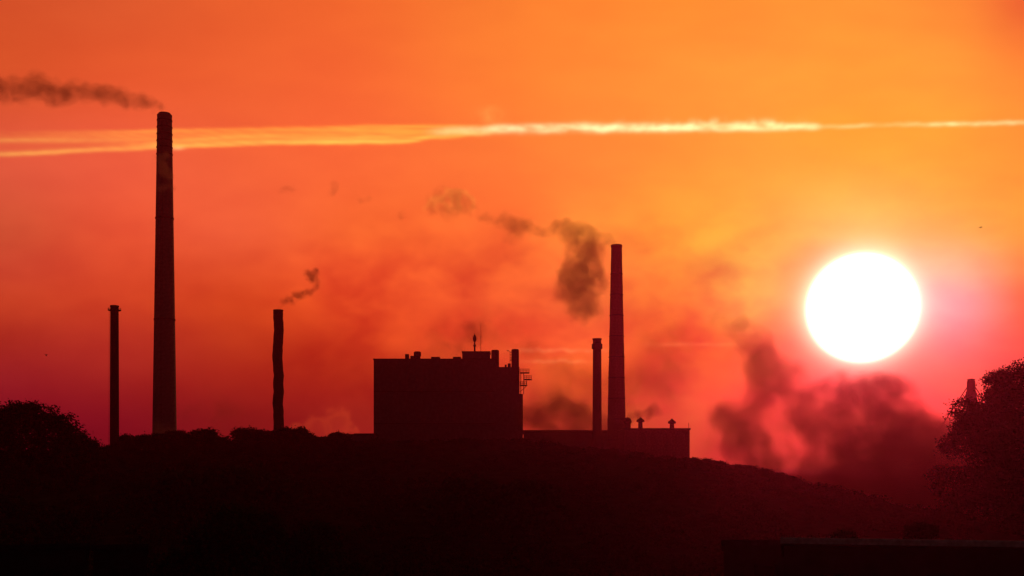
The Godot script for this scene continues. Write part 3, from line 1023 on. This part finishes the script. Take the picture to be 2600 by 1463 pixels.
func make_trees() -> void:
	var ridge := "trees along the hill crest in front of the chimneys"
	shaped_tree("broad domed tree at the far left, taller than the hedge line", 60, 250, [[40, 1110, 150, 84], [-70, 1110, 100, 74], [88, 1062, 52, 40], [28, 1066, 50, 34], [-30, 1072, 60, 40], [50, 1190, 120, 50], [136, 1086, 46, 40], [168, 1118, 44, 40], [60, 1160, 130, 60]], 34000, 0.6, 0.55, 21)
	shaped_tree("lower shoulder tree leaning against the domed tree, left of thin chimney", 200, 244, [[196, 1142, 40, 40], [180, 1120, 30, 30], [222, 1140, 24, 26], [205, 1170, 50, 34]], 9000, 0.55, 0.4, 22)
	var row := [
		[262, 1135, 70, "small low tree just left of the thin chimney's foot"],
		[322, 1106, 74, "ragged tree between the thin and tallest chimneys"],
		[392, 1102, 90, "bushy tree before the left foot of the tallest chimney"],
		[446, 1096, 74, "pointed tree before the right foot of the tallest chimney"],
		[520, 1093, 106, "flat-topped tree right of the tallest chimney"],
		[580, 1120, 60, "smallest tree in the dip left of the lumpy chimney"],
		[628, 1088, 96, "tall rounded tree just left of the lumpy chimney"],
		[690, 1094, 70, "tree hiding the foot of the lumpy chimney"],
		[742, 1090, 96, "rounded tree just right of the lumpy chimney"],
		[800, 1110, 70, "low tree in the gap under the pale steam"],
		[848, 1101, 64, "clipped-looking tree next to the low annex"],
	]
	var i := 0
	for r in row:
		sheet_tree(r[3], r[0], r[1] - 5.0, r[2] * 0.95, 352.0 - 14.0 * (i % 3), 9000, 40 + i, ridge)
		i += 1
	# scrub on the shoulder under the hall
	var sc := [[1752, 1170, 34, "leftmost scrub bush on the slope edge below the hall corner"], [1778, 1174, 30, "middle scrub bush on the slope edge below the hall"], [1803, 1181, 36, "right scrub bush on the slope edge beside the bright steam"], [1842, 1196, 40, "outermost scrub bush where the slope dives into the smoke"]]
	for r in sc:
		sheet_tree(r[3], r[0], r[1], r[2], 338, 1500, 70 + i, "scrub on the slope edge", "scrub_bush", 0.3, true)
		i += 1
	# hillside and garden trees
	sheet_tree("big round tree half-way up the dark slope below the lumpy chimney", 560, 1204, 280, 165, 16000, 90)
	sheet_tree("wide dark tree on the slope under the boiler house", 1240, 1236, 300, 150, 14000, 91)
	sheet_tree("nearest dark round garden tree at the bottom left", 560, 1292, 330, 75, 15000, 92, "", "broadleaf_tree", 0.3)
	sheet_tree("low spreading garden tree right of the nearest round one", 800, 1334, 260, 72, 10000, 93, "", "broadleaf_tree", 0.28)
	sheet_tree("small shrub peeping over the flat roof's edge near the big tree", 2316, 1322, 60, 62, 1800, 94, "", "garden_shrub", 0.14, true)
	sheet_tree("tiny shrub top showing over the middle of the flat roof", 2122, 1343, 50, 64, 1500, 95, "", "garden_shrub", 0.13, true)
	# the big tree at the right edge
	shaped_tree("big leafy tree filling the right edge beside the sun", 2530, 170, [[2560, 1140, 130, 150], [2566, 960, 58, 44], [2518, 968, 36, 32], [2520, 1015, 42, 40], [2422, 1032, 36, 27], [2452, 1085, 62, 40], [2412, 1122, 34, 36], [2470, 1165, 60, 46], [2400, 1200, 44, 26], [2420, 1250, 46, 30], [2378, 1232, 26, 16], [2480, 1290, 90, 60], [2395, 1310, 50, 26], [2600, 1020, 80, 90], [2640, 1180, 110, 120], [2575, 1300, 110, 60], [2525, 1070, 80, 70], [2500, 1220, 80, 60]], 170000, 0.33, 0.55, 99)
	# undergrowth that nobody could count
	rng.seed = 31
	var small := crown([[Vector3(0, 0.5, 0), Vector3(1.2, 0.7, 1.2)], [Vector3(0.9, 0.4, 0.3), Vector3(0.8, 0.5, 0.8)]], 160, 0.42, Color(0.03, 0.038, 0.016), 3)
	var mm := MultiMesh.new()
	mm.transform_format = MultiMesh.TRANSFORM_3D
	mm.mesh = small
	var many := 2600
	mm.instance_count = many
	rng.seed = 32
	for n in many:
		var dd := rng.randf_range(95.0, 345.0)
		if n % 3 == 0:
			dd = rng.randf_range(318.0, 346.0)
		var x := rng.randf_range(-0.55, 0.42) * dd
		var z := -dd
		var k := rng.randf_range(0.5, 1.15)
		mm.set_instance_transform(n, Transform3D(Basis(Vector3.UP, rng.randf() * TAU).scaled(Vector3(k, k * rng.randf_range(0.6, 1.1), k)), Vector3(x, land(x, z) - 0.15, z)))
	var ug := MultiMeshInstance3D.new()
	ug.name = "undergrowth"
	ug.multimesh = mm
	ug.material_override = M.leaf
	add_child(ug)
	tag(ug, "low dark undergrowth covering the hillside", "undergrowth", "", "stuff")


# A block whose top slopes from height back (at z0) to height front (at z1); thick > 0 makes it a slab.
func wedge(x0: float, x1: float, z0: float, z1: float, low: float, back: float, front: float, thick := 0.0) -> ArrayMesh:
	var st := tool()
	var lb := back - thick if thick > 0.0 else low
	var lf := front - thick if thick > 0.0 else low
	var p := [Vector3(x0, lb, z0), Vector3(x1, lb, z0), Vector3(x1, lf, z1), Vector3(x0, lf, z1), Vector3(x0, back, z0), Vector3(x1, back, z0), Vector3(x1, front, z1), Vector3(x0, front, z1)]
	for f in [[7, 6, 2, 3], [5, 4, 0, 1], [4, 7, 3, 0], [6, 5, 1, 2], [4, 5, 6, 7], [3, 2, 1, 0]]:
		quad(st, p[f[0]], p[f[1]], p[f[2]], p[f[3]])
	return done(st)


# A flat-roofed house whose near upper corner stands at sheet place (ax, ay); its front runs off by px_wide, its side away down the street.
func flat_house(label: String, ax: float, ay: float, px_wide: float, d: float, depth: float, edge: bool) -> void:
	var corner := spot(ax, ay, d)
	var w := px_wide * d / F
	var x0 := minf(0.0, w)
	var x1 := maxf(0.0, w)
	var h := corner.y
	var o := thing("flat_roofed_house", label, "house", Vector3(corner.x, 0, -d), "", -atan2(ax - CX, F))
	part("wall", wedge(x0, x1, -depth, 0.0, -0.3, h - 0.3 - depth * 0.13, h - 0.3), M.render, o)
	var roof := part("roof", wedge(x0 - 0.1, x1 + 0.1, -depth - 0.2, 0.2, 0.0, h - 0.04 - depth * 0.13, h - 0.02, 0.27), M.felt, o)
	part("roof_edge", box(Vector3(x0 - 0.12, h - 0.22, 0.203), Vector3(x1 + 0.12, h, 0.26)), M.pale if edge else M.felt, roof)
	var n := maxi(1, int((x1 - x0) / 3.2))
	for i in n:
		var x := x0 + (i + 0.5) * (x1 - x0) / n
		for y in [h - 2.6, h - 5.6]:
			if y < 0.6:
				continue
			var win := part("window", box(Vector3(x - 0.6, y - 0.1, 0.002), Vector3(x + 0.6, y + 1.35, 0.06)), M.felt, o)
			part("pane", box(Vector3(x - 0.52, y, 0.061), Vector3(x + 0.52, y + 1.27, 0.07)), M.glass, win)
			part("sill", box(Vector3(x - 0.68, y - 0.18, 0.004), Vector3(x + 0.68, y - 0.102, 0.16)), M.render, win)


func make_houses() -> void:
	flat_house("nearest flat-roofed house at the bottom right with a bright roof edge", 1972, 1351, 760, 40, 9, true)
	flat_house("lower flat-roofed block just left of the bright-edged house", 1820, 1357, 200, 58, 6, false)
	flat_house("small black flat roof left of the garden trees", 370, 1367, -126, 62, 7, false)
	flat_house("wider black flat roof in the bottom left corner", 220, 1365, -330, 55, 9, false)


func make_birds() -> void:
	for q in [[116, 893, 210, 0.62, "lone bird gliding low at the left, above the domed tree", 0.3], [2467, 572, 250, 0.55, "tiny bird high at the right, above and beyond the sun", 2.1]]:
		var o := thing("bird", q[4], "bird", spot(q[0], q[1], q[2]), "", q[5])
		var st := tool()
		var L: float = q[3]
		# body: nose to tail as one skin
		var rings := []
		for i in 11:
			var t := i / 10.0
			rings.append(Vector2(L * 0.19 * sqrt(maxf(0.0, sin(PI * pow(t, 0.8)))) * (1.0 - 0.35 * t) + 0.004, L * (t - 0.5) * 1.35))
		add_lathe(st, rings, 10)
		var body := done(st)
		var bd := part("body", body, M.feather, o)
		bd.rotation = Vector3(1.2, 0, 0)
		for sd in [-1.0, 1.0]:
			var wt := tool()
			var root_a := Vector3(sd * L * 0.08, 0.03, -L * 0.22)
			var root_b := Vector3(sd * L * 0.08, 0.03, L * 0.2)
			var mid_a := Vector3(sd * L * 0.55, L * 0.22, -L * 0.26)
			var mid_b := Vector3(sd * L * 0.5, L * 0.2, L * 0.14)
			var tip := Vector3(sd * L * 0.98, L * 0.1, L * 0.12)
			for off in [Vector3.ZERO, Vector3(0, -0.015, 0)]:
				quad(wt, root_a + off, mid_a + off, mid_b + off, root_b + off)
				for v in [mid_a + off, tip + off, mid_b + off]:
					wt.add_vertex(v)
			part("wing", done(wt), M.feather, o)
		part("tail", box(Vector3(-L * 0.12, -L * 0.02, L * 0.4), Vector3(L * 0.12, L * 0.01, L * 0.85)), M.feather, o)


func make_smoke() -> void:
	var brown := Color(0.16, 0.055, 0.03)
	var steam := Color(0.75, 0.38, 0.26)
	# tallest chimney
	plume("smoke_plume", "brown smoke streaming left from the tallest chimney", 520, trail([[410, 276, 10, 1.0], [380, 256, 18, 1.0], [330, 246, 24, 1.0], [250, 238, 30, 0.95], [170, 232, 30, 0.7], [95, 218, 34, 0.9], [20, 222, 34, 0.6], [-60, 215, 44, 0.8]], 64, 0.3, 101), 0.6, 0.75, 0.15, brown, 0.15, 101)
	# lumpy chimney
	plume("smoke_wisp", "small dark wisp curling off the lumpy chimney", 430, trail([[706, 768, 9, 0.5], [722, 752, 13, 0.8], [745, 745, 13, 1.0], [770, 738, 12, 1.1], [797, 722, 10, 0.5], [792, 702, 12, 0.8], [780, 690, 15, 1.2], [795, 682, 12, 0.9]], 44, 0.25, 103), 0.3, 0.7, 0.38, brown, 0.42, 103)
	# tapered chimney: bends over and hangs down
	var list := trail([[1548, 614, 10, 1.7], [1532, 606, 14, 1.7], [1508, 598, 22, 1.6], [1475, 592, 26, 1.4], [1430, 580, 26, 1.3], [1402, 572, 24, 1.1]], 30, 0.3, 105)
	list.append_array(trail([[1485, 605, 36, 1.2], [1465, 630, 50, 1.2], [1468, 670, 56, 1.3], [1458, 710, 62, 1.3], [1468, 750, 52, 1.2], [1480, 785, 34, 0.8]], 26, 0.3, 106))
	list.append_array(trail([[1385, 585, 18, 0.7], [1355, 580, 22, 0.9], [1330, 568, 24, 0.9], [1285, 556, 26, 1.3], [1295, 590, 20, 1.1], [1290, 610, 14, 0.8]], 26, 0.3, 107))
	list.append_array(trail([[1280, 552, 20, 1.1], [1240, 552, 20, 1.0], [1205, 550, 14, 0.7]], 12, 0.25, 108))
	plume("smoke_plume", "smoke bending over left and hanging beside the tapered chimney", 480, list, 0.75, 1.0, 0.11, brown, 0.125, 105)
	# pale detached puffs further left
	plume("steam_puff", "pale billowing puff drifting in mid air left of the hanging smoke", 500, trail([[1085, 528, 20, 0.7], [1110, 510, 28, 0.9], [1145, 500, 30, 1.0], [1175, 512, 26, 0.9], [1150, 530, 34, 0.8]], 24, 0.4, 109), 0.6, 0.9, 0.16, Color(0.55, 0.2, 0.09), 0.07, 109)
	plume("steam_puff", "faint line of torn scraps of smoke drifting furthest from the tapered chimney", 500, [[1010, 540, 15, 17, 1.1], [1006, 548, 20, 8, 0.9], [925, 500, 16, 13, 1.0], [908, 505, 14, 12, 1.1], [842, 470, 16, 20, 1.0], [836, 482, 14, 16, 1.0], [728, 474, 24, 14, 1.0], [712, 480, 18, 14, 0.9]], 0.6, 0.9, 0.13, Color(0.3, 0.1, 0.05), 0.11, 111)
	# murk around the low shed
	plume("smoke_bank", "murky low smoke over the shed between boiler house and chimneys", 425, trail([[1330, 1060, 40, 0.8], [1390, 1040, 50, 1.0], [1440, 1050, 46, 1.0], [1500, 1080, 40, 1.0], [1560, 1090, 36, 0.9], [1420, 1090, 50, 1.0]], 26, 0.35, 115), 1.0, 0.9, 0.07, Color(0.3, 0.08, 0.06), 0.17, 115)
	plume("smoke_wisp", "dark fumes leaking from the ventilators on the factory hall", 438, trail([[1592, 1062, 10, 0.8], [1584, 1045, 14, 1.0], [1610, 1050, 16, 1.0], [1640, 1040, 18, 0.9], [1655, 1030, 16, 0.5]], 18, 0.3, 117), 0.5, 0.9, 0.16, brown, 0.28, 117)
	plume("smoke_wisp", "thin dark fumes rising behind the beacon mast on the boiler house", 500, trail([[1160, 890, 18, 0.6], [1170, 868, 24, 0.9], [1200, 850, 22, 0.6], [1190, 815, 24, 0.8], [1215, 850, 26, 0.6], [1130, 870, 24, 0.5]], 18, 0.35, 119), 0.7, 0.9, 0.1, Color(0.3, 0.09, 0.05), 0.11, 119)
	# steam across the tall chimney
	plume("steam_wisp", "pale steam drifting across the upper part of the tallest chimney", 500, trail([[400, 400, 16, 0.8], [418, 425, 22, 1.0], [425, 455, 18, 0.8], [410, 480, 14, 0.6]], 12, 0.35, 121), 0.5, 0.9, 0.15, steam, 0.4, 121)
	plume("steam_wisp", "pale steam drifting across the foot of the tallest chimney", 500, trail([[390, 1070, 18, 0.8], [415, 1085, 26, 1.0], [440, 1090, 18, 0.8]], 10, 0.35, 122), 0.5, 0.9, 0.15, steam, 0.07, 122)
	# the great bank under the sun
	list = trail([[1805, 1060, 42, 1.3], [1850, 1055, 62, 1.6], [1875, 1100, 64, 1.7], [1905, 1135, 58, 1.6], [1945, 1185, 54, 1.4]], 20, 0.25, 123)
	list.append_array(trail([[1915, 1020, 54, 1.4], [1918, 955, 50, 1.3], [1908, 900, 48, 1.1], [1888, 850, 42, 0.9], [1850, 825, 34, 0.6], [1795, 808, 28, 0.4]], 24, 0.3, 124))
	list.append_array(trail([[1960, 950, 50, 0.9], [2000, 985, 62, 1.1], [2030, 1030, 64, 1.5], [2050, 1090, 56, 1.2], [2090, 1040, 60, 1.2], [2040, 1150, 60, 1.1], [1995, 1120, 40, 0.7]], 18, 0.25, 128))
	list.append_array(trail([[2110, 1005, 70, 1.3], [2200, 1005, 84, 1.6], [2250, 1040, 70, 1.6], [2300, 1075, 52, 1.4], [2340, 1062, 44, 1.4], [2375, 1085, 40, 1.2]], 28, 0.2, 125))
	list.append_array(trail([[2130, 1130, 90, 1.6], [2200, 1140, 110, 2.0], [2280, 1150, 110, 2.0], [2370, 1170, 110, 2.0], [2480, 1160, 110, 2.0]], 20, 0.18, 126))
	list.append_array(trail([[1960, 1245, 70, 1.5], [2060, 1225, 80, 1.8], [2150, 1250, 120, 2.0], [2330, 1260, 120, 2.0], [2480, 1250, 120, 2.0]], 22, 0.18, 127))
	plume("smoke_bank", "great bank of dark smoke boiling up from the hollow under the sun", 400, list, 1.3, 1.15, 0.075, Color(0.85, 0.2, 0.17), 0.16, 123)
	list = trail([[1960, 1240, 50, 0.9], [2060, 1240, 70, 1.2], [2180, 1235, 90, 1.4], [2300, 1235, 100, 1.5], [2420, 1230, 100, 1.5], [2540, 1230, 100, 1.5]], 24, 0.2, 131)
	list.append_array(trail([[2100, 1300, 60, 1.0], [2250, 1300, 70, 1.2], [2400, 1300, 80, 1.2]], 12, 0.2, 132))
	list.append_array(trail([[1640, 1190, 50, 0.6], [1720, 1215, 55, 0.8], [1800, 1225, 60, 1.0], [1900, 1235, 70, 1.3], [1990, 1245, 80, 1.4]], 26, 0.2, 134))
	plume("smoke_bank", "low smoke lying on the slope in front of the great bank", 285, list, 1.6, 0.7, 0.05, Color(0.95, 0.12, 0.2), 0.13, 133)
	# the thin veil round that bank, and the steam that hangs behind the works
	list = [[1850, 1140, 110, 100, 0.7], [1950, 1090, 130, 130, 0.8], [2080, 1100, 150, 140, 0.9], [2220, 1110, 150, 140, 0.9], [2350, 1150, 130, 120, 0.9], [2490, 1160, 120, 110, 0.9], [2050, 1240, 150, 110, 1.0], [2250, 1260, 160, 110, 1.0], [1930, 980, 90, 110, 0.7], [1860, 880, 80, 70, 0.5], [1800, 830, 80, 50, 0.4]]
	plume("smoke_veil", "thin brownish veil spread round the great smoke bank under the sun", 460, list, 2.2, 0.95, 0.05, Color(0.4, 0.13, 0.07), 0.055, 141)
	list = trail([[1010, 900, 50, 0.5], [1100, 860, 70, 0.8], [1200, 830, 60, 0.7], [1290, 850, 60, 0.7], [1390, 880, 50, 0.5]], 16, 0.3, 143)
	list.append_array(trail([[1330, 1000, 60, 0.7], [1400, 960, 80, 0.8], [1480, 1000, 70, 0.8], [1600, 990, 80, 0.7], [1700, 960, 70, 0.6], [1720, 880, 60, 0.5], [1640, 840, 60, 0.4]], 26, 0.3, 144))
	plume("steam_bank", "ragged thin steam hanging in the air behind the boiler house and chimneys", 560, list, 1.8, 1.15, 0.06, Color(0.6, 0.22, 0.10), 0.032, 145)
	list = trail([[450, 1060, 40, 0.7], [540, 1020, 50, 0.8], [600, 1060, 50, 0.8], [680, 1080, 40, 0.6]], 12, 0.3, 147)
	plume("steam_bank", "faint steam low behind the trees between the tallest and lumpy chimneys", 560, list, 1.2, 1.1, 0.07, Color(0.7, 0.25, 0.12), 0.02, 147)
